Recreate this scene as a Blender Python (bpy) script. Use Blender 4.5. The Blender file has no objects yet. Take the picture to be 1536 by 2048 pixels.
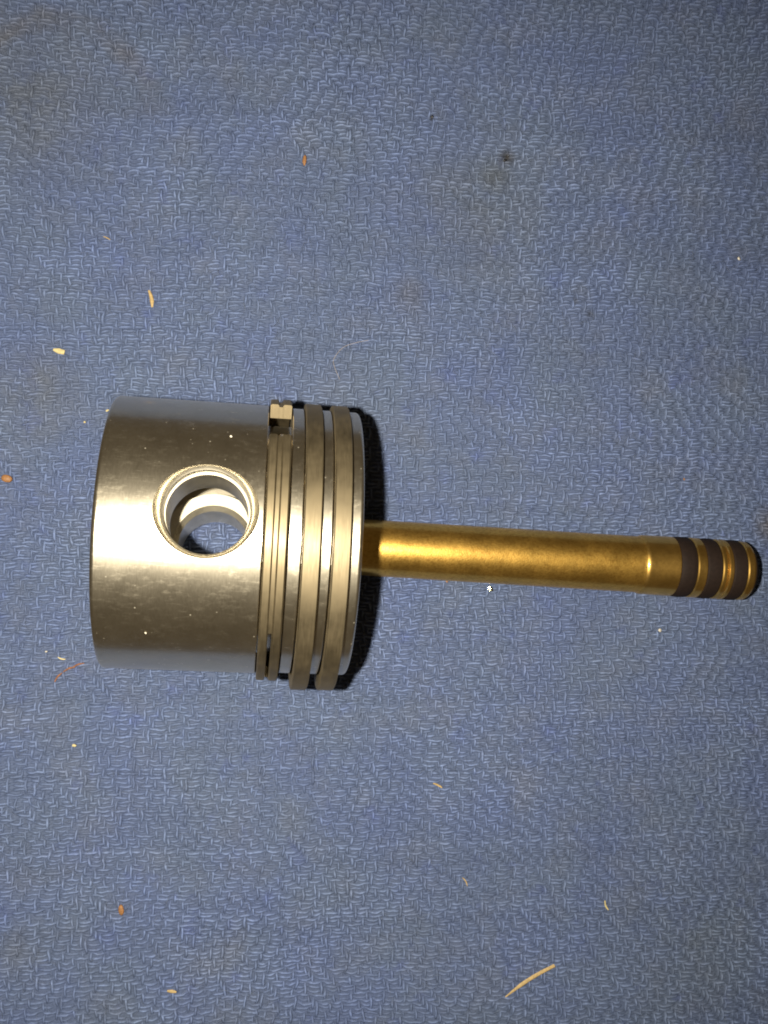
import bpy, bmesh, math, random
import numpy as np
from mathutils import Vector, Matrix

# ------------------------------------------------------------------ camera, light, exposure
S = bpy.context.scene
MM = 0.001
CAM_Z = 273.0
cd = bpy.data.cameras.new('camera'); cam = bpy.data.objects.new('camera', cd)
S.collection.objects.link(cam); S.camera = cam
cd.sensor_fit = 'VERTICAL'; cd.sensor_height = 36.0; cd.lens = 36.0 * 2000 / 2048
cd.clip_start = 0.005; cd.clip_end = 20.0
# the phone is held over the cloth, tipped seven degrees
cam.matrix_world = Matrix(((0.99240542, -0.00344293, -0.12296187, 0),
                           (0.0, 0.99960823, -0.02798903, 0),
                           (0.12301006, 0.02777647, 0.99201663, CAM_Z * MM),
                           (0, 0, 0, 1)))
W = bpy.data.worlds.new('World'); S.world = W; W.use_nodes = True
bg = W.node_tree.nodes['Background']
bg.inputs[0].default_value = (0.62, 0.47, 0.29, 1); bg.inputs[1].default_value = 0.092     # dim warm room
ld = bpy.data.lights.new('phone_flash', 'SPOT'); ld.energy = 6.6; ld.spot_size = math.radians(125); ld.spot_blend = 1.0; ld.shadow_soft_size = 0.0028
ld.color = (1.0, 0.93, 0.78)
flash = bpy.data.objects.new('phone_flash', ld); S.collection.objects.link(flash)
flash.location = (-0.021, 0.0005, CAM_Z * MM)
flash.rotation_euler = Vector((-0.085, 0.005, 1.0)).to_track_quat('Z', 'Y').to_euler()
S.view_settings.view_transform = 'Standard'; S.view_settings.look = 'None'
S.view_settings.exposure = 0.0; S.view_settings.gamma = 1.0
S.view_settings.use_curve_mapping = False
S.render.engine = 'CYCLES'
S.cycles.max_bounces = 8; S.cycles.filter_width = 1.9

rng = np.random.default_rng(7); random.seed(7)
COL = S.collection

# ------------------------------------------------------------------ helpers (all lengths in millimetres)
def link(name, me, mat=None, parent=None, smooth=True, sharp=None):
    if mat: me.materials.append(mat)
    if smooth:
        me.polygons.foreach_set('use_smooth', [True] * len(me.polygons))
        if sharp: me.set_sharp_from_angle(angle=math.radians(sharp))
    o = bpy.data.objects.new(name, me); COL.objects.link(o)
    if parent: o.parent = parent
    return o

def mesh(name, verts, faces):
    me = bpy.data.meshes.new(name)
    me.from_pydata([tuple(c * MM for c in v) for v in verts], [], faces); me.update()
    return me

def tag(o, label, cat, group=None):
    o['label'] = label; o['category'] = cat
    if group: o['group'] = group
    return o

def lathe(prof, seg=192, closed=True, cy=0.0, cz=0.0):
    """closed profile of (x, r) turned about the x axis"""
    v, f = [], []; m = len(prof)
    for k in range(seg):
        a = 2 * math.pi * k / seg
        for (x, r) in prof: v.append((x, cy + r * math.cos(a), cz + r * math.sin(a)))
    for k in range(seg):
        k2 = (k + 1) % seg
        for i in range(m if closed else m - 1):
            j = (i + 1) % m
            if prof[i][1] < 1e-9 and prof[j][1] < 1e-9: continue
            f.append((k * m + i, k * m + j, k2 * m + j, k2 * m + i))
    return v, f

def arc(prof, a0, a1, seg, cy=0.0, cz=0.0):
    """closed profile swept about x from angle a0 to a1 (degrees, from +y through +z), ends capped"""
    v, f = [], []; m = len(prof)
    for k in range(seg + 1):
        a = math.radians(a0 + (a1 - a0) * k / seg)
        for (x, r) in prof: v.append((x, cy + r * math.cos(a), cz + r * math.sin(a)))
    for k in range(seg):
        for i in range(m):
            j = (i + 1) % m
            f.append((k * m + i, k * m + j, (k + 1) * m + j, (k + 1) * m + i))
    f.append(tuple(range(m))); f.append(tuple(range(seg * m + m - 1, seg * m - 1, -1)))
    return v, f

def fixn(me):
    bm = bmesh.new(); bm.from_mesh(me)
    bmesh.ops.remove_doubles(bm, verts=bm.verts, dist=1e-7)
    bmesh.ops.recalc_face_normals(bm, faces=bm.faces); bm.to_mesh(me); bm.free(); return me

# ------------------------------------------------------------------ materials
def material(name):
    m = bpy.data.materials.new(name); m.use_nodes = True
    nt = m.node_tree; return m, nt, nt.nodes['Principled BSDF']

def nd(nt, kind, **kw):
    n = nt.nodes.new(kind)
    for k, v in kw.items():
        if k.startswith('i_'): n.inputs[k[2:].replace('_', ' ')].default_value = v
        else: setattr(n, k, v)
    return n

def coords(nt, scale=(1, 1, 1)):
    tc = nd(nt, 'ShaderNodeTexCoord'); mp = nd(nt, 'ShaderNodeMapping'); mp.inputs['Scale'].default_value = scale
    nt.links.new(tc.outputs['Object'], mp.inputs['Vector']); return mp.outputs[0]

def noise(nt, vec, scale, detail=3, rough=0.55):
    n = nd(nt, 'ShaderNodeTexNoise'); n.inputs['Scale'].default_value = scale
    n.inputs['Detail'].default_value = detail; n.inputs['Roughness'].default_value = rough
    nt.links.new(vec, n.inputs['Vector']); return n.outputs['Fac']

def remap(nt, fac, a, b, c, d):
    n = nd(nt, 'ShaderNodeMapRange'); nt.links.new(fac, n.inputs[0])
    for i, x in enumerate((a, b, c, d)): n.inputs[i + 1].default_value = x
    return n.outputs[0]

def math_(nt, op, a, b):
    n = nd(nt, 'ShaderNodeMath', operation=op)
    for i, x in enumerate((a, b)):
        if isinstance(x, (int, float)): n.inputs[i].default_value = x
        else: nt.links.new(x, n.inputs[i])
    return n.outputs[0]

def mixc(nt, fac, a, b, blend='MIX'):
    n = nd(nt, 'ShaderNodeMix', data_type='RGBA', blend_type=blend)
    for s, x in ((n.inputs[0], fac), (n.inputs[6], a), (n.inputs[7], b)):
        if isinstance(x, (int, float)): s.default_value = x
        elif isinstance(x, tuple): s.default_value = (*x, 1)
        else: nt.links.new(x, s)
    return n.outputs[2]

def bump(nt, bsdf, height, strength, dist):
    n = nd(nt, 'ShaderNodeBump'); n.inputs['Strength'].default_value = strength; n.inputs['Distance'].default_value = dist * MM
    nt.links.new(height, n.inputs['Height']); nt.links.new(n.outputs[0], bsdf.inputs['Normal']); return n

def metal(name, base, rough, var=0.08, grain=(1, 1, 1), gscale=1500, bstr=0.15, bdist=0.02, specks=False, dark=None, fine=None, flakes=False, fw=0.5, mottle=0.86):
    m, nt, b = material(name)
    b.inputs['Metallic'].default_value = 1.0
    v = coords(nt, grain); v1 = coords(nt)
    n1 = noise(nt, v, gscale, 4); n2 = noise(nt, v1, 160, 4, 0.6)
    r = math_(nt, 'ADD', remap(nt, n1, 0.3, 0.7, rough - var * 0.5, rough + var * 0.5), remap(nt, n2, 0.3, 0.7, -var * 0.5, var * 0.5))
    nt.links.new(r, b.inputs['Roughness'])
    c = mixc(nt, remap(nt, n2, 0.35, 0.7, 0, 1), tuple(x * mottle for x in base), base)
    if dark: c = mixc(nt, remap(nt, noise(nt, v1, 1100, 5, 0.75), 0.47, 0.62, 0, 0.6), c, dark)
    h = n1
    if flakes:                                        # fine crystalline sparkle of the coating
        fk = nd(nt, 'ShaderNodeTexVoronoi'); fk.inputs['Scale'].default_value = 2600; nt.links.new(v1, fk.inputs['Vector'])
        h = math_(nt, 'ADD', n1, math_(nt, 'MULTIPLY', fk.outputs['Distance'], 0.5))
    if specks:
        s = None
        for sc, thr, r0, r1 in ((260, 0.6, 0.02, 0.06), (520, 0.6, 0.05, 0.11)):       # stuck dust
            vo = nd(nt, 'ShaderNodeTexVoronoi'); vo.inputs['Scale'].default_value = sc
            nt.links.new(v1, vo.inputs['Vector'])
            pick = nd(nt, 'ShaderNodeSeparateColor'); nt.links.new(vo.outputs['Color'], pick.inputs[0])
            k = math_(nt, 'MULTIPLY', remap(nt, vo.outputs['Distance'], r0, r1, 1, 0), remap(nt, pick.outputs[0], thr, 1.0, 0, 0.9))
            s = k if s is None else math_(nt, 'MAXIMUM', s, k)
        c = mixc(nt, s, c, (0.62, 0.57, 0.46))
        nt.links.new(math_(nt, 'SUBTRACT', 1.0, s), b.inputs['Metallic'])
    nt.links.new(c, b.inputs['Base Color'])
    bp = bump(nt, b, h, bstr, bdist)
    if fine:                                          # smooth turned surface showing through fine scratches
        b2 = nd(nt, 'ShaderNodeBsdfPrincipled'); b2.inputs['Metallic'].default_value = 1.0; b2.inputs['Roughness'].default_value = fine
        if specks:                                    # handling scuffs: streaks that scatter more widely
            v3 = coords(nt, (1.0, 2.2, 2.2)); sf = remap(nt, noise(nt, v3, 330, 5, 0.72), 0.52, 0.72, 0, 1)
            v4 = coords(nt, (0.25, 3.0, 3.0)); sf = math_(nt, 'MAXIMUM', sf, remap(nt, noise(nt, v4, 900, 3, 0.6), 0.62, 0.74, 0, 0.8))
            nt.links.new(math_(nt, 'ADD', math_(nt, 'MULTIPLY', sf, 0.15), fine), b2.inputs['Roughness'])
            nt.links.new(math_(nt, 'ADD', r, math_(nt, 'MULTIPLY', sf, 0.06)), b.inputs['Roughness'])
        nt.links.new(c, b2.inputs['Base Color']); nt.links.new(bp.outputs[0], b2.inputs['Normal'])
        mx = nd(nt, 'ShaderNodeMixShader'); mx.inputs[0].default_value = fw
        nt.links.new(b.outputs[0], mx.inputs[1]); nt.links.new(b2.outputs[0], mx.inputs[2])
        nt.links.new(mx.outputs[0], nt.nodes['Material Output'].inputs[0])
    return m

M_SKIRT = metal('turned_aluminium', (0.80, 0.72, 0.565), 0.36, 0.035, grain=(3.0, 0.8, 0.8), gscale=1000, bstr=0.03, bdist=0.02, specks=True, fine=0.17, fw=0.55, mottle=0.95)
M_BORE = metal('bored_aluminium', (0.84, 0.77, 0.62), 0.52, 0.06, gscale=900, bstr=0.1, bdist=0.02, fine=0.2)
M_CAST = metal('cast_aluminium', (0.72, 0.66, 0.53), 0.66, 0.08, gscale=1100, bstr=0.5, bdist=0.08)
M_RING = metal('cast_iron_ring', (0.25, 0.202, 0.126), 0.60, 0.10, grain=(4, 0.4, 0.4), gscale=700, bstr=0.15, bdist=0.015, fine=0.3, fw=0.12)
M_GOLD = metal('gold_coated_steel', (0.98, 0.60, 0.14), 0.45, 0.08, gscale=2300, bstr=0.5, bdist=0.04, dark=(0.58, 0.31, 0.06), fine=0.17, flakes=True, fw=0.5)
M_GOLDP = metal('polished_gold_coat', (0.90, 0.56, 0.15), 0.40, 0.06, gscale=1800, bstr=0.2, bdist=0.02, fine=0.13)

def plain(name, base, rough, var=0.25, scale=900, bstr=0.3, spec=0.4, bdist=0.05):
    m, nt, b = material(name); v = coords(nt)
    n = noise(nt, v, scale, 4, 0.6)
    c = mixc(nt, remap(nt, n, 0.3, 0.7, 0, 1), tuple(x * (1 - var) for x in base), tuple(min(1, x * (1 + var)) for x in base))
    nt.links.new(c, b.inputs['Base Color']); b.inputs['Roughness'].default_value = rough
    b.inputs['Specular IOR Level'].default_value = spec
    bump(nt, b, n, bstr, bdist); return m

M_SEAL = plain('dark_seal_rubber', (0.014, 0.0078, 0.0055), 0.75, 0.2, 1200, 0.15, 0.2)
M_STRAW = plain('dry_straw', (0.40, 0.285, 0.125), 0.7, 0.25, 1500)
M_PALE = plain('pale_chaff', (0.55, 0.46, 0.22), 0.5, 0.25, 2500)
M_BROWN = plain('brown_husk', (0.27, 0.13, 0.05), 0.55, 0.3, 1800)
M_RUST = plain('rusty_fibre', (0.20, 0.085, 0.04), 0.7, 0.4, 1800)
M_WHITE = plain('white_grit', (0.52, 0.48, 0.40), 0.45, 0.1, 2500, 0.3, 0.6)
M_BLACK = plain('black_grit', (0.012, 0.012, 0.015), 0.5, 0.3, 2500)
M_HAIR = plain('pale_lint', (0.50, 0.44, 0.40), 0.6, 0.1, 800)
M_SWARF = metal('bright_swarf', (0.85, 0.80, 0.50), 0.18, 0.1, gscale=1500, bstr=0.6, bdist=0.08)

def cloth_material(name, dim):
    m, nt, b = material(name); v = coords(nt)
    big = noise(nt, v, 34, 3, 0.6); mid = noise(nt, v, 75, 4, 0.6); wob = noise(nt, v, 120, 4, 0.6)
    fine = noise(nt, v, 2400, 3, 0.7)
    c = mixc(nt, remap(nt, big, 0.36, 0.64, 0, 1), (0.105, 0.140, 0.236), (0.098, 0.134, 0.262))
    c = mixc(nt, remap(nt, mid, 0.50, 0.75, 0, 0.6), c, (0.120, 0.144, 0.222))
    c = mixc(nt, remap(nt, noise(nt, v, 52, 3, 0.5), 0.56, 0.76, 0, 0.45), c, (0.128, 0.146, 0.200))
    c = mixc(nt, remap(nt, noise(nt, v, 140, 4, 0.6), 0.60, 0.78, 0, 0.5), c, (0.086, 0.120, 0.320))
    def spot(x, y, r0, r1, col, amt, ring=None):
        nonlocal c
        d = nd(nt, 'ShaderNodeVectorMath', operation='DISTANCE'); fl = nd(nt, 'ShaderNodeVectorMath', operation='MULTIPLY')
        fl.inputs[1].default_value = (1, 1, 0); nt.links.new(v, fl.inputs[0])
        nt.links.new(fl.outputs[0], d.inputs[0]); d.inputs[1].default_value = (x * MM, y * MM, 0)
        q = math_(nt, 'ADD', d.outputs['Value'], remap(nt, wob, 0, 1, -r1 * 0.45 * MM, r1 * 0.45 * MM) if ring is None else remap(nt, mid, 0, 1, -5 * MM, 5 * MM))
        if ring is not None:
            q = math_(nt, 'ABSOLUTE', math_(nt, 'SUBTRACT', q, ring * MM), 0)
        if ring is not None:
            sp = nd(nt, 'ShaderNodeSeparateXYZ'); nt.links.new(v, sp.inputs[0]); amt_y = remap(nt, sp.outputs[1], 0.112, 0.132, 0, 1)
        k = math_(nt, 'MULTIPLY', remap(nt, q, r0 * MM, r1 * MM, amt, 0), remap(nt, wob, 0.36, 0.56, 0.35, 1))
        if ring is not None: k = math_(nt, 'MULTIPLY', k, amt_y)
        c = mixc(nt, k, c, col)
    spot(-54.8, 114.0, 0.5, 4.5, (0.115, 0.092, 0.060), 0.34, ring=25.6)        # old oil tide mark
    spot(-62, 118, 5, 30, (0.105, 0.115, 0.125), 0.6)
    spot(69.2, 108.6, 0.6, 3.2, (0.022, 0.017, 0.012), 0.95)
    spot(66, 103, 1, 6, (0.075, 0.085, 0.095), 0.6)
    spot(47.5, 118.6, 0.2, 1.0, (0.015, 0.014, 0.016), 0.9)
    spot(93.1, 64.2, 0.2, 1.8, (0.030, 0.030, 0.035), 0.75)
    spot(89, 68, 0.2, 1.3, (0.040, 0.040, 0.045), 0.6)
    spot(147, 4.5, 1, 7, (0.110, 0.080, 0.032), 0.6)
    spot(-31.5, 47.5, 0.2, 0.9, (0.02, 0.02, 0.025), 0.7)
    spot(-60, 40, 4, 16, (0.115, 0.125, 0.140), 0.55)
    spot(41, 69, 1, 7, (0.125, 0.118, 0.105), 0.45)
    spot(60, 95, 5, 25, (0.100, 0.112, 0.130), 0.4)
    spot(120, -110, 8, 28, (0.095, 0.120, 0.150), 0.45)
    spot(20, 30, 6, 24, (0.115, 0.135, 0.165), 0.35)
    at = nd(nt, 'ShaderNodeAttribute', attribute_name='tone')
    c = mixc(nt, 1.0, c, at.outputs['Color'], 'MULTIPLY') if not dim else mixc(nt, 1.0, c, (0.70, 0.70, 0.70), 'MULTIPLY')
    g = remap(nt, fine, 0.25, 0.75, 0.72, 1.28)
    gc = nd(nt, 'ShaderNodeCombineColor')
    for i in range(3): nt.links.new(g, gc.inputs[i])
    c = mixc(nt, 1.0, c, gc.outputs[0], 'MULTIPLY')
    nt.links.new(c, b.inputs['Base Color'])
    b.inputs['Roughness'].default_value = 0.75; b.inputs['Specular IOR Level'].default_value = 0.35
    bump(nt, b, fine, 0.5, 0.12)
    return m

M_YARN = cloth_material('blue_cotton_yarn', False)
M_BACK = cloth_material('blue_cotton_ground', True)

M_FUZZ = plain('loose_cotton_fibre', (0.20, 0.24, 0.34), 0.7, 0.3, 600)

# ------------------------------------------------------------------ the cloth: a crepe weave of real yarns
X0, X1, Y0, Y1, P = -84.0, 160.0, -148.0, 170.0, 1.12

def smooth_noise(x, y, wl, seed):
    """smooth value noise of wavelength wl in -1..1"""
    g = np.random.default_rng(seed).uniform(-1, 1, (64, 64))
    fx, fy = (x - X0 + 50) / wl, (y - Y0 + 50) / wl
    ix, iy = np.floor(fx).astype(int), np.floor(fy).astype(int); tx, ty = fx - ix, fy - iy
    tx = tx * tx * (3 - 2 * tx); ty = ty * ty * (3 - 2 * ty)
    q = lambda a, b: g[a % 64, b % 64]
    return (q(ix, iy) * (1 - tx) + q(ix + 1, iy) * tx) * (1 - ty) + (q(ix, iy + 1) * (1 - tx) + q(ix + 1, iy + 1) * tx) * ty

def lie(x, y):
    """height of the cloth: shallow waves, dented under the piston and the rod"""
    z = -0.55 + 0.45 * smooth_noise(x, y, 38, 3) + 0.22 * smooth_noise(x, y, 15, 4)
    s = 0.99867 * x - 0.0515 * y; n = 0.0515 * x + 0.99867 * y - 0.31
    flat = np.exp(-(np.clip(np.abs(n) - 6, 0, None) / 14) ** 2) * np.exp(-(np.clip(np.abs(s - 50) - 88, 0, None) / 8) ** 2)
    z = z * (1 - flat)
    return z - 1.0 * np.exp(-(n / 9) ** 2 - ((s - 11) / 13) ** 2)

def cloth():
    nx, ny = int((X1 - X0) / P), int((Y1 - Y0) / P)
    up = np.zeros((ny, nx), bool)                     # True where the warp (vertical yarn) lies on top
    cnt = np.zeros(nx, int)
    for j in range(ny):
        run, lim = 0, int(rng.integers(1, 5)); row = np.zeros(nx, bool); rr = rng.random(nx)
        for i in range(nx):
            if cnt[i] == 1 and rr[i] < 0.9: row[i] = True
            elif cnt[i] == 2 and rr[i] < 0.18: row[i] = True
            elif cnt[i] == 0 and run >= lim: row[i] = True
            if row[i]:
                if i and row[i - 1] and cnt[i - 1] == 0 and cnt[i] == 0: row[i] = False
            if row[i]: run, lim = 0, int(rng.integers(2, 4))
            else: run += 1
        cnt = np.where(row, cnt + 1, 0); up[j] = row
    def runlen(a):                                    # length of the run each cell belongs to, along axis 1
        out = np.zeros(a.shape)
        for r in range(a.shape[0]):
            e = np.flatnonzero(np.diff(np.r_[-1, a[r].astype(int), -1])); 
            for s0, s1 in zip(e[:-1], e[1:]): out[r, s0:s1] = s1 - s0
        return out
    V, F, T = [], [], []; base = 0
    prof_w = np.array([-1.0, -0.62, 0.0, 0.62, 1.0]); prof_h = np.array([-1.1, 0.25, 0.75, 0.25, -1.1]); crest = np.array([0, 0.1, 1.1, 0.1, 0]); NP = 5
    def yarns(top, warp):
        nonlocal base
        n, m = top.shape
        rl = runlen(top)
        z = np.where(top, 0.12 + 0.15 * np.minimum(rl, 4), -0.48)
        k = np.linspace(0, m - 1, 2 * m - 1)           # two samples per crossing
        lo = np.floor(k).astype(int); hi = np.minimum(lo + 1, m - 1); t = k - lo
        zs = z[:, lo] * (1 - t) + z[:, hi] * t
        zs[:, 1:-1] = 0.25 * zs[:, :-2] + 0.5 * zs[:, 1:-1] + 0.25 * zs[:, 2:]
        tp = top.astype(float); ts = tp[:, lo] * (1 - t) + tp[:, hi] * t
        a = (k + 0.5) * P; c = (np.arange(n)[:, None] + 0.5) * P
        if warp: x = X0 + np.repeat(c, len(k), 1); y = Y0 + np.repeat(a[None], n, 0)
        else: x = X0 + np.repeat(a[None], n, 0); y = Y0 + np.repeat(c, len(k), 1)
        jit = rng.uniform(-1, 1, (n, m)) * 0.30       # yarns wander sideways
        js = jit[:, lo] * (1 - t) + jit[:, hi] * t
        js[:, 1:-1] = 0.25 * js[:, :-2] + 0.5 * js[:, 1:-1] + 0.25 * js[:, 2:]
        drift = 1.3 * smooth_noise(x, y, 33, 11 if warp else 12) + 0.32 * smooth_noise(x, y, 9, 13 if warp else 14)
        lean = 0.10 * (ts - 0.5)
        gx = js + drift if warp else 0.0 * js; gy = 0.0 * js if warp else js + drift
        thick = 0.335 + 0.07 * rng.uniform(-1, 1, (n, 1)) + 0.05 * rng.uniform(-1, 1, (n, len(k)))
        thick = thick * (0.90 + 0.10 * ts)
        x = x + gx; y = y + gy
        zc = lie(x, y) + zs - 0.76
        vv = np.empty((n, len(k), NP, 3))
        for q in range(NP):
            ox = prof_w[q] * thick * 1.22
            vv[:, :, q, 0] = x + (ox if warp else 0); vv[:, :, q, 1] = y + (0 if warp else ox)
            vv[:, :, q, 2] = zc + prof_h[q] * thick * 0.62
        tone = 1.0 + 0.13 * rng.uniform(-1, 1, (n, 1)) + 0.10 * rng.uniform(-1, 1, (n, len(k)))
        rs = rl[:, lo] * (1 - t) + rl[:, hi] * t
        fl = np.clip((ts - 0.35) / 0.65, 0, 1) * np.clip((rs - 0.6) / 1.4, 0, 1)      # long floats get a highlight painted along their crest
        amt = 1.0 * (1 + 0.35 * rng.uniform(-1, 1, (n, len(k))))
        crest_light = 0.72 + 0.28 * smooth_noise(x, y, 21, 21) + 0.18 * smooth_noise(x, y, 6, 22)      # painted crest highlight is weaker in matted areas
        tone = tone[:, :, None] * (0.71 + 0.72 * (fl * amt * crest_light)[:, :, None] * crest)
        V.append(vv.reshape(-1, 3)); T.append(tone.reshape(-1))
        idx = base + np.arange(n * len(k) * NP).reshape(n, len(k), NP)
        f = np.stack([idx[:, :-1, :-1], idx[:, 1:, :-1], idx[:, 1:, 1:], idx[:, :-1, 1:]], -1).reshape(-1, 4)
        if warp: f = f[:, ::-1]
        F.append(f); base += n * len(k) * NP
    yarns(~up, False)
    yarns(up.T.copy(), True)
    v = np.concatenate(V) * MM; f = np.concatenate(F); t = np.concatenate(T)
    me = bpy.data.meshes.new('yarns')
    me.vertices.add(len(v)); me.vertices.foreach_set('co', v.astype(np.float32).ravel())
    me.loops.add(f.size); me.loops.foreach_set('vertex_index', f.astype(np.int32).ravel())
    me.polygons.add(len(f)); me.polygons.foreach_set('loop_start', np.arange(0, f.size, 4, dtype=np.int32))
    me.update(calc_edges=True)
    me.polygons.foreach_set('use_smooth', np.ones(len(f), bool))
    at = me.attributes.new('tone', 'FLOAT_COLOR', 'POINT')
    at.data.foreach_set('color', np.stack([t, t, t, np.ones_like(t)], 1).astype(np.float32).ravel())
    me.validate()
    me.materials.append(M_YARN)
    # ground sheet under the yarns
    gx, gy = np.meshgrid(np.arange(X0, X1 + 0.1, 2.0), np.arange(Y0, Y1 + 0.1, 2.0), indexing='ij')
    gz = lie(gx, gy) - 1.0; a, b = gx.shape
    vs = [(x, y, z) for x, y, z in zip(gx.ravel(), gy.ravel(), gz.ravel())]
    vs += [(x, y, z - 1.2) for x, y, z in vs]
    fs = [(i * b + j, (i + 1) * b + j, (i + 1) * b + j + 1, i * b + j + 1) for i in range(a - 1) for j in range(b - 1)]
    o2 = a * b
    fs += [tuple(q + o2 for q in reversed(w)) for w in fs]
    ring = [i * b for i in range(a)] + [(a - 1) * b + j for j in range(1, b)] + [i * b + b - 1 for i in range(a - 2, -1, -1)] + [j for j in range(b - 2, 0, -1)]
    fs += [(ring[i], ring[i] + o2, ring[(i + 1) % len(ring)] + o2, ring[(i + 1) % len(ring)]) for i in range(len(ring))]
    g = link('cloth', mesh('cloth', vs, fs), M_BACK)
    g['kind'] = 'structure'; g['label'] = 'worn blue crepe-weave cotton cloth spread flat under the piston'
    # loose fibres standing off the yarns
    fv, ff = [], []; m = 5
    for _ in range(4200):
        x, y = rng.uniform(X0 + 4, X1 - 4), rng.uniform(Y0 + 4, Y1 - 4); a = rng.uniform(0, 6.28); L = rng.uniform(1.2, 4.2); k = rng.uniform(-0.5, 0.5)
        z = float(lie(np.array([x]), np.array([y]))[0]) + rng.uniform(-0.12, 0.08); b0 = len(fv); r = rng.uniform(0.018, 0.034)
        for i in range(m + 1):
            ca, sa = math.cos(a), math.sin(a); h = z + 0.25 * math.sin(math.pi * i / m)
            fv += [(x - sa * r, y + ca * r, h), (x + sa * r, y - ca * r, h), (x, y, h + r * 1.6)]
            x += ca * L / m; y += sa * L / m; a += k
        for i in range(m):
            for j in range(3): ff.append((b0 + i * 3 + j, b0 + i * 3 + (j + 1) % 3, b0 + i * 3 + 3 + (j + 1) % 3, b0 + i * 3 + 3 + j))
    fz = link('fuzz', mesh('fuzz', fv, ff), M_FUZZ, g); fz['kind'] = 'stuff'
    yo = bpy.data.objects.new('yarns', me); COL.objects.link(yo); yo.parent = g; yo['kind'] = 'stuff'
cloth()

# ------------------------------------------------------------------ the piston, lying on its side
piston = bpy.data.objects.new('piston', None); COL.objects.link(piston)
piston.empty_display_size = 0.01
piston.location = (0.0515 * 0.31 * MM, 0.312 * MM, 0); piston.rotation_euler = (0, 0, math.radians(-2.95))
tag(piston, 'bare aluminium engine piston with a pin bore and three rings, lying on its side', 'piston')
AZ = 31.9                                             # height of the piston's axis
SL, SK, LN, CR = -34.4, 31.75, 31.45, 21.6            # skirt end, skirt radius, land radius, crown plane

def piston_body():
    g = 28.3
    prof = [(SL, 27.6), (SL, 30.9), (SL + 0.12, 31.3), (SL + 0.35, 31.58), (SL + 0.8, SK), (SL + 0.95, SK), (0.25, SK), (0.35, SK), (0.45, SK - 0.1), (0.45, 27.0), (5.95, 27.0), (5.95, LN - 0.1), (6.05, LN), (6.17, LN),
            (8.33, LN), (8.45, LN), (8.55, LN - 0.1), (8.55, g), (12.85, g), (12.85, LN - 0.1), (12.95, LN), (13.07, LN), (14.63, LN), (14.75, LN), (14.85, LN - 0.1),
            (14.85, g), (19.15, g), (19.15, LN - 0.1), (19.25, LN), (19.37, LN), (CR - 0.85, LN), (CR - 0.7, LN), (CR - 0.4, LN - 0.12), (CR - 0.15, LN - 0.35), (CR, LN - 0.75), (CR, 0.0),
            (13.5, 0.0), (13.5, 20.0), (11.0, 23.5), (4.0, 24.4), (-4.0, 25.6), (-28.0, 27.2)]
    v, f = lathe(prof, 256)
    me = fixn(mesh('body', v, f)); me.transform(Matrix.Scale(1000, 4))
    o = bpy.data.objects.new('tmp_body', me); COL.objects.link(o)
    ux = Matrix.Rotation(math.radians(-9.9), 4, 'X')   # the pin axis leans about the piston's own axis
    def tool(name, prof, seg=96, solid=True):
        """closed solid turned about z, centred at the pin"""
        v, f = lathe(prof, seg)
        m = Matrix.Translation((-11.4, 0, 0)) @ ux @ Matrix.Rotation(math.radians(-90), 4, 'Y')
        mt = fixn(mesh(name, [tuple(m @ Vector(p)) for p in v], f))
        mt.transform(Matrix.Scale(1000, 4)); t = bpy.data.objects.new(name, mt); COL.objects.link(t); return t
    tools = []
    for sgn in (-1, 1):
        a, b_ = sorted((sgn * 11.5, sgn * 28.3))
        tools.append(('UNION', tool('tmp_boss', [(a, 0.0), (a, 12.6 if sgn < 0 else 12.2), (b_, 12.8), (b_, 0.0)])))
    for sgn in (-1, 1):                               # webs that tie the bosses to the crown
        z0, z1 = sorted((sgn * 12.3, sgn * 27.4))
        vb = [(x, y, z) for x in (-11.4, 17.0) for y in (-9.7, 9.7) for z in (z0, z1)]
        mt = fixn(mesh('tmp_web', [tuple(ux @ Vector(p)) for p in vb], [(0, 1, 3, 2), (4, 6, 7, 5), (0, 4, 5, 1), (2, 3, 7, 6), (0, 2, 6, 4), (1, 5, 7, 3)]))
        mt.transform(Matrix.Scale(1000, 4)); t = bpy.data.objects.new('tmp_web', mt); COL.objects.link(t); tools.append(('UNION', t))
    half = [(12.4, 9.9), (13.3, 8.75), (26.0, 8.75), (26.0, 9.9), (27.6, 9.9), (27.6, 9.05), (29.3, 9.05), (29.7, 9.75), (31.7, 10.9), (35.0, 12.75), (35.0, 0.0)]
    tools.append(('DIFFERENCE', tool('tmp_bore', [(-x, r) for x, r in reversed(half)] + half)))
    for op, t in tools:
        md = o.modifiers.new('b', 'BOOLEAN'); md.operation = op; md.solver = 'EXACT'; md.object = t
    dg = bpy.context.evaluated_depsgraph_get(); dg.update()
    res = bpy.data.meshes.new_from_object(o.evaluated_get(dg))
    for t in [o] + [t for _, t in tools]: bpy.data.objects.remove(t)
    res.transform(Matrix.Translation((0, 0, AZ * MM)) @ Matrix.Scale(MM, 4))
    res.materials.clear()
    for m in (M_SKIRT, M_BORE, M_CAST): res.materials.append(m)
    inv = (Matrix.Translation((-11.4, 0, 0)) @ ux).inverted()
    for p in res.polygons:                            # machined bore and raw casting inside
        c = Vector((p.center.x / MM, p.center.y / MM, p.center.z / MM - AZ)); w = inv @ c
        n = inv.to_3x3() @ p.normal; rad = math.hypot(w.x, w.y)
        if rad < 11.6 and abs(w.z) > 12.0 and (n.x * w.x + n.y * w.y) < -0.3 * rad or (rad < 11.6 and 26 < abs(w.z) < 28.3): p.material_index = 1
        elif math.hypot(c.y, c.z) < 27.9 and c.x < 13.6 and c.x > SL + 0.5 and not (0.4 < c.x < 6 and math.hypot(c.y, c.z) > 26.5): p.material_index = 2
    return link('body', res, None, piston, sharp=32)
piston_body()

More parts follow.
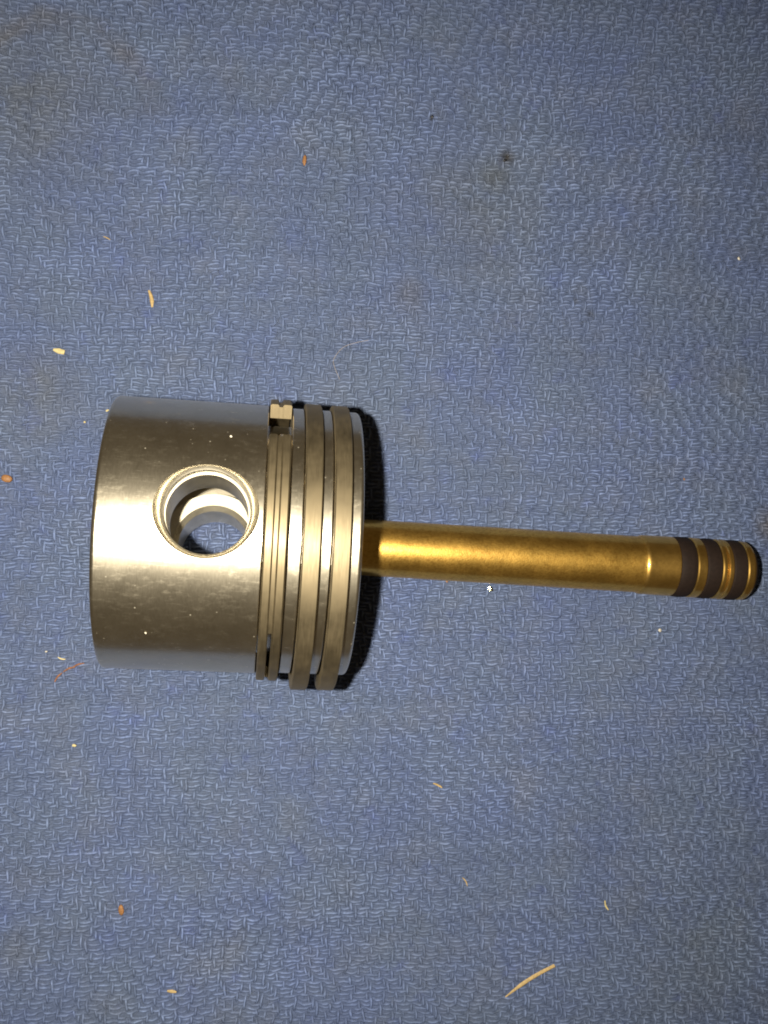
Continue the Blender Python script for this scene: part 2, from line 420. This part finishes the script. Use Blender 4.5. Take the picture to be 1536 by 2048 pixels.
def rect(a, b, r0, r1, c=0.18):
    return [(a, r0), (b, r0), (b, r1 - c), (b - c, r1), (a + c, r1), (a, r1 - c)]
for a, b, ro, oy, oz in ((8.85, 12.5, 33.9, -1.25, 0.8), (15.15, 18.75, 33.85, -1.2, 0.8)):
    v, f = arc(rect(a, b, ro - 3.3, ro), -86, 271, 220, oy, AZ + oz)
    link('compression_ring', fixn(mesh('compression_ring', v, f)), M_RING, piston, sharp=30)
# slotted oil ring, its wide gap on the upper side
oil = None
G0, RO = 47.0, 33.25
v, f = arc(rect(0.75, 2.7, 30.0, RO, 0.3), G0, G0 + 336, 220, 0, AZ + 0.6)
oil = link('oil_ring', fixn(mesh('oil_ring', v, f)), M_RING, piston, sharp=30)
v, f = arc(rect(3.6, 5.6, 30.0, RO, 0.3), G0, G0 + 336, 220, 0, AZ + 0.6)
link('rail', fixn(mesh('rail', v, f)), M_RING, oil, sharp=30)
a = G0
for c0, ws in ((153, 25), (222, 14), (292, 14)):               # bridges between the slots
    s0, s1 = a, c0 - ws
    if s1 > s0 + 1:
        v, f = arc(rect(2.65, 3.65, 30.0, RO - 0.6, 0.1), s0, min(s1, G0 + 336), 40, 0, AZ + 0.6)
        link('bridge', fixn(mesh('bridge', v, f)), M_RING, oil, sharp=30)
    a = c0 + ws
v, f = arc(rect(2.65, 3.65, 30.0, RO - 0.6, 0.1), a, G0 + 336, 12, 0, AZ + 0.6)
link('bridge', fixn(mesh('bridge', v, f)), M_RING, oil, sharp=30)

v, f = arc(rect(2.9, 5.3, 27.1, 29.2, 0.25), 36.5, 39.5, 3, 0, AZ)   # end of the expander in the ring gap
link('expander_end', fixn(mesh('expander_end', v, f)), M_BORE, oil, sharp=30)

# ------------------------------------------------------------------ the gold rod
rod = bpy.data.objects.new('gold_rod', None); COL.objects.link(rod); rod.empty_display_size = 0.01
RX, RY = 22.0, -1.62
rod.location = (RX * MM, RY * MM, 0); rod.rotation_euler = (0, math.radians(-0.42), math.radians(-3.57))
tag(rod, 'gold coated metal rod with dark seal bands, its plain end against the piston crown', 'rod')
RZ = 7.6
def q(x): return (x - 0.8 - RX) * 1.002
def turned(name, prof, mat, seg=96, parent=rod, sharp=28):
    v, f = lathe(prof, seg, True, 0, RZ); return link(name, fixn(mesh(name, v, f)), mat, parent, sharp=sharp)
turned('shaft', [(0, 0), (0, 6.9), (0.5, 7.45), (0.8, 7.47), (q(60), 7.6), (q(102.9), 7.72), (q(103.4), 7.73), (q(103.9), 7.8), (q(103.9), 0)], M_GOLD)
gr = 7.0
turned('head', [(q(103.9), 0), (q(103.9), 7.8), (q(104.3), 8.05), (q(104.9), 8.1), (q(105.2), 8.1), (q(112.9), 8.2), (q(113.1), 8.2), (q(113.35), 8.05), (q(113.35), gr),
                (q(118.0), gr), (q(118.0), 8.0), (q(118.3), 8.25), (q(120.4), 8.25), (q(120.7), 8.0), (q(120.7), gr),
                (q(125.0), gr), (q(125.0), 8.0), (q(125.3), 8.25), (q(126.2), 8.25), (q(126.5), 7.9), (q(126.8), 7.9), (q(127.1), 8.25), (q(127.9), 8.25), (q(128.2), 8.0), (q(128.2), gr),
                (q(132.2), gr), (q(132.2), 7.9), (q(132.5), 8.15), (q(133.9), 8.1), (q(134.5), 7.7), (q(134.5), 0)], M_GOLDP)
for a, b in ((113.35, 118.0), (120.7, 125.0), (128.2, 132.2)):
    x0, x1 = q(a) + 0.03, q(b) - 0.03; w = x1 - x0
    turned('seal_ring', [(x0, gr + 0.02), (x0, 7.9), (x0 + w * 0.1, 8.2), (x0 + w * 0.35, 8.32), (x0 + w * 0.65, 8.32), (x0 + w * 0.9, 8.2), (x1, 7.9), (x1, gr + 0.02)], M_SEAL, 96)
turned('end_cap', [(q(134.52), 0), (q(134.52), 7.6), (q(134.9), 7.45), (q(135.35), 7.0), (q(135.6), 6.2), (q(135.6), 0)], M_SEAL)

# ------------------------------------------------------------------ bits of straw, husk and grit on the cloth
def zc(x, y): return float(lie(np.array([x]), np.array([y]))[0])

def sliver(name, mat, p0, p1, w, t, bend, label, cat, group=None, taper=(0.6, 0.5), n=6):
    """a thin flat bent stalk lying from p0 to p1"""
    p0, p1 = Vector(p0), Vector(p1); d = p1 - p0; L = d.length; d.normalize(); s = Vector((-d.y, d.x))
    mid = (p0 + p1) / 2; v, f = [], []
    for i in range(n + 1):
        k = i / n; c = p0 + d * L * k + s * bend * math.sin(math.pi * k)
        e = taper[0] + (1 - taper[0]) * min(1, k * 3) if k < 0.5 else taper[1] + (1 - taper[1]) * min(1, (1 - k) * 3)
        hw = w / 2 * e * random.uniform(0.92, 1.08); z = 0.12 + 0.10 * math.sin(3 * k + L)
        for a, b in ((-1, 0), (-0.55, 1), (0.5, 1), (1, 0.1), (0.4, -0.7), (-0.5, -0.7)):
            r = c + s * hw * a; v.append((r.x - mid.x, r.y - mid.y, z + t / 2 * b * e + t / 2))
    for i in range(n):
        for j in range(6): f.append((i * 6 + j, i * 6 + (j + 1) % 6, (i + 1) * 6 + (j + 1) % 6, (i + 1) * 6 + j))
    f.append(tuple(range(5, -1, -1))); f.append(tuple(n * 6 + j for j in range(6)))
    o = link(name, fixn(mesh(name, v, f)), mat, sharp=40)
    o.location = (mid.x * MM, mid.y * MM, zc(mid.x, mid.y) * MM - 0.00015)
    return tag(o, label, cat, group)

def crumb(name, mat, x, y, sx, sy, sz, rot, label, cat, group=None, rough=0.25, sub=1, z=None):
    bm = bmesh.new(); bmesh.ops.create_icosphere(bm, subdivisions=sub, radius=1)
    for w in bm.verts:
        k = 1 + random.uniform(-rough, rough)
        w.co = Vector((w.co.x * sx / 2 * k, w.co.y * sy / 2 * k, (w.co.z * sz / 2 * k) + sz / 2)) * MM
    me = bpy.data.meshes.new(name); bm.to_mesh(me); bm.free()
    o = link(name, me, mat, smooth=sub > 1)
    o.location = (x * MM, y * MM, (zc(x, y) - 0.1 if z is None else z) * MM); o.rotation_euler = (0, 0, math.radians(rot))
    return tag(o, label, cat, group)

sliver('straw', M_STRAW, (67.6, -126.0), (81.6, -118.1), 1.15, 0.5, 0.5, 'long thin tan straw, the longest one on the cloth', 'straw', taper=(0.3, 0.9), n=12)
sliver('straw', M_STRAW, (-29.9, 67.2), (-29.0, 62.6), 1.0, 0.5, 0.25, 'short thick golden straw off the piston skirt, near the pale straw chip', 'straw')
sliver('straw', M_PALE, (-54.7, 50.6), (-51.8, 49.9), 1.35, 0.6, 0.0, 'stubby pale yellow chip of straw on the cloth', 'straw', taper=(0.4, 0.9), n=4)
crumb('seed', M_BROWN, -66.3, 16.2, 3.0, 2.1, 1.0, -10, 'round brown seed husk beside the open end of the skirt', 'seed', rough=0.08, sub=2)
crumb('seed_husk', M_BROWN, 11.8, 104.6, 1.1, 3.0, 0.6, -4, 'orange brown narrow husk off the piston rings, past the lint curl', 'husk', rough=0.12, sub=2)
crumb('seed_husk', M_BROWN, -36.0, -97.6, 1.5, 3.0, 0.7, 8, 'dark brown pointed husk off the piston skirt, on the long straw side', 'husk', rough=0.12, sub=2)
sliver('straw', M_STRAW, (-24.0, -119.4), (-21.6, -119.9), 0.9, 0.4, 0.0, 'tiny brown straw stub near a dark smudge', 'straw', n=4)
sliver('straw', M_STRAW, (47.5, -66.9), (50.0, -68.2), 0.55, 0.3, 0.1, 'tiny orange straw splinter alone between the rod and the long straw', 'straw', n=4)
sliver('plant_fibre', M_STRAW, (55.6, -92.9), (57.0, -95.3), 0.35, 0.2, 0.3, 'fine bent tan fibre', 'fibre', n=5)
sliver('plant_fibre', M_PALE, (96.2, -100.9), (97.2, -103.6), 0.5, 0.25, -0.3, 'fine pale fibre with a kink', 'fibre', n=5)
sliver('plant_fibre', M_STRAW, (-42.0, 81.4), (-40.2, 80.6), 0.3, 0.2, 0.1, 'short hair-thin orange fibre on the cloth', 'fibre', n=4)
crumb('metal_chip', M_SWARF, 63.6, -13.6, 1.5, 1.1, 0.7, -40, 'glittering gold metal chip touching the rod shaft', 'metal chip', rough=0.4)
crumb('grit', M_WHITE, 137.6, 81.6, 0.95, 1.1, 0.6, 20, 'cream grain of grit off the banded rod head, on the lint curl side', 'grit')
crumb('grit', M_WHITE, 112.8, -25.6, 1.0, 1.2, 0.6, 50, 'cream grain of grit off the banded rod head, on the long straw side', 'grit')
crumb('grit', M_PALE, -48.4, -54.2, 1.2, 0.8, 0.5, -15, 'yellow grain of grit off the skirt, past the rusty strand of fibres', 'grit')
crumb('grit', M_WHITE, -55.8, -29.4, 0.7, 0.5, 0.4, 0, 'tiny white grain of grit beside the rust coloured fibres', 'grit')
for i, (a, b, w, mt) in enumerate((((-53.6, -37.4), (-51.6, -35.0), 0.5, M_RUST), ((-51.4, -34.8), (-48.4, -33.6), 0.5, M_RUST), ((-49.2, -33.8), (-46.0, -32.6), 0.5, M_RUST))):
    sliver('rusty_fibre', mt, a, b, w, 0.3, 0.3, ('rust fibre at the outer end of the strand by the skirt', 'rusty middle fibre of the strand by the skirt', 'dark rust fibre of the strand, closest to the skirt')[i], 'fibre', 'rusty strand of fibres', n=5)
sliver('plant_fibre', M_PALE, (-52.8, -30.9), (-50.9, -31.5), 0.4, 0.25, -0.2, 'pale curled fibre just beside the rusty strand', 'fibre', n=4)
crumb('grit', M_BLACK, 47.5, 118.7, 1.0, 0.9, 0.5, 0, 'small black crumb alone between the dark oil spot and an orange brown husk', 'grit')
crumb('grit', M_BLACK, 68.4, 107.4, 1.2, 0.8, 0.5, 30, 'black crumb in the dark oil spot', 'grit')
crumb('grit', M_BROWN, 120.6, 17.4, 0.6, 0.9, 0.4, 10, 'orange brown grain beside the banded rod head', 'grit')
crumb('grit', M_PALE, -40.6, 34.6, 0.9, 0.6, 0.5, 30, 'pale yellow crumb touching the corner of the skirt', 'grit', 'crumbs by the skirt corner')
crumb('grit', M_PALE, -46.5, 31.4, 0.7, 0.6, 0.4, 0, 'small tan crumb a little way off the skirt corner', 'grit', 'crumbs by the skirt corner')
crumb('grit', M_BROWN, 51.4, -11.5, 0.8, 0.5, 0.3, -20, 'small brown flake at the edge of the rod shaft', 'grit')
# specks of dust that lie on the skirt
for sx, ang, sz_, lab in ((-7.4, 43.0, 0.5, 'bright speck of dust on the skirt, beside the pin bore toward the ring gap'), (-23.0, -42, 0.4, 'bright speck of dust on the skirt, on the rusty fibre side of the bore')):
    a = math.radians(90 - ang); th = math.radians(-2.95)
    px, py, pz = sx, 0.31 + SK * math.cos(a), AZ + SK * math.sin(a) - 0.15
    crumb('dust_speck', M_WHITE, px * math.cos(th) - py * math.sin(th), px * math.sin(th) + py * math.cos(th), sz_, sz_ * 1.4, 0.35, 25, lab, 'dust speck', z=pz)
# curl of pale lint
def hair(name, pts, r, label):
    n = 28; v, f = [], []
    P_ = [Vector(p) for p in pts]
    def cr(t):
        t = t * (len(P_) - 1); i = min(int(t), len(P_) - 2); u = t - i
        a, b, c, d = P_[max(i - 1, 0)], P_[i], P_[i + 1], P_[min(i + 2, len(P_) - 1)]
        return 0.5 * ((2 * b) + (c - a) * u + (2 * a - 5 * b + 4 * c - d) * u * u + (3 * b - a - 3 * c + d) * u ** 3)
    o0 = P_[0]
    for i in range(n + 1):
        c = cr(i / n); d = (cr(min(1, i / n + 0.01)) - cr(max(0, i / n - 0.01))).normalized(); s = Vector((-d.y, d.x))
        for k in range(4):
            a = math.pi / 2 * k; w = c + s * r * math.cos(a); v.append((w.x - o0.x, w.y - o0.y, zc(c.x, c.y) + 0.22 + r * math.sin(a) - zc(o0.x, o0.y)))
    for i in range(n):
        for k in range(4): f.append((i * 4 + k, i * 4 + (k + 1) % 4, i * 4 + 4 + (k + 1) % 4, i * 4 + 4 + k))
    o = link(name, fixn(mesh(name, v, f)), M_HAIR); o.location = (o0.x * MM, o0.y * MM, zc(o0.x, o0.y) * MM)
    return tag(o, label, 'lint')
hair('lint_hair', [(29.6, 55.2), (26.0, 54.4), (22.5, 53.0), (20.0, 49.8), (20.2, 47.6), (21.6, 44.2)], 0.045, 'fine pale curl of lint on the cloth beside the piston rings')
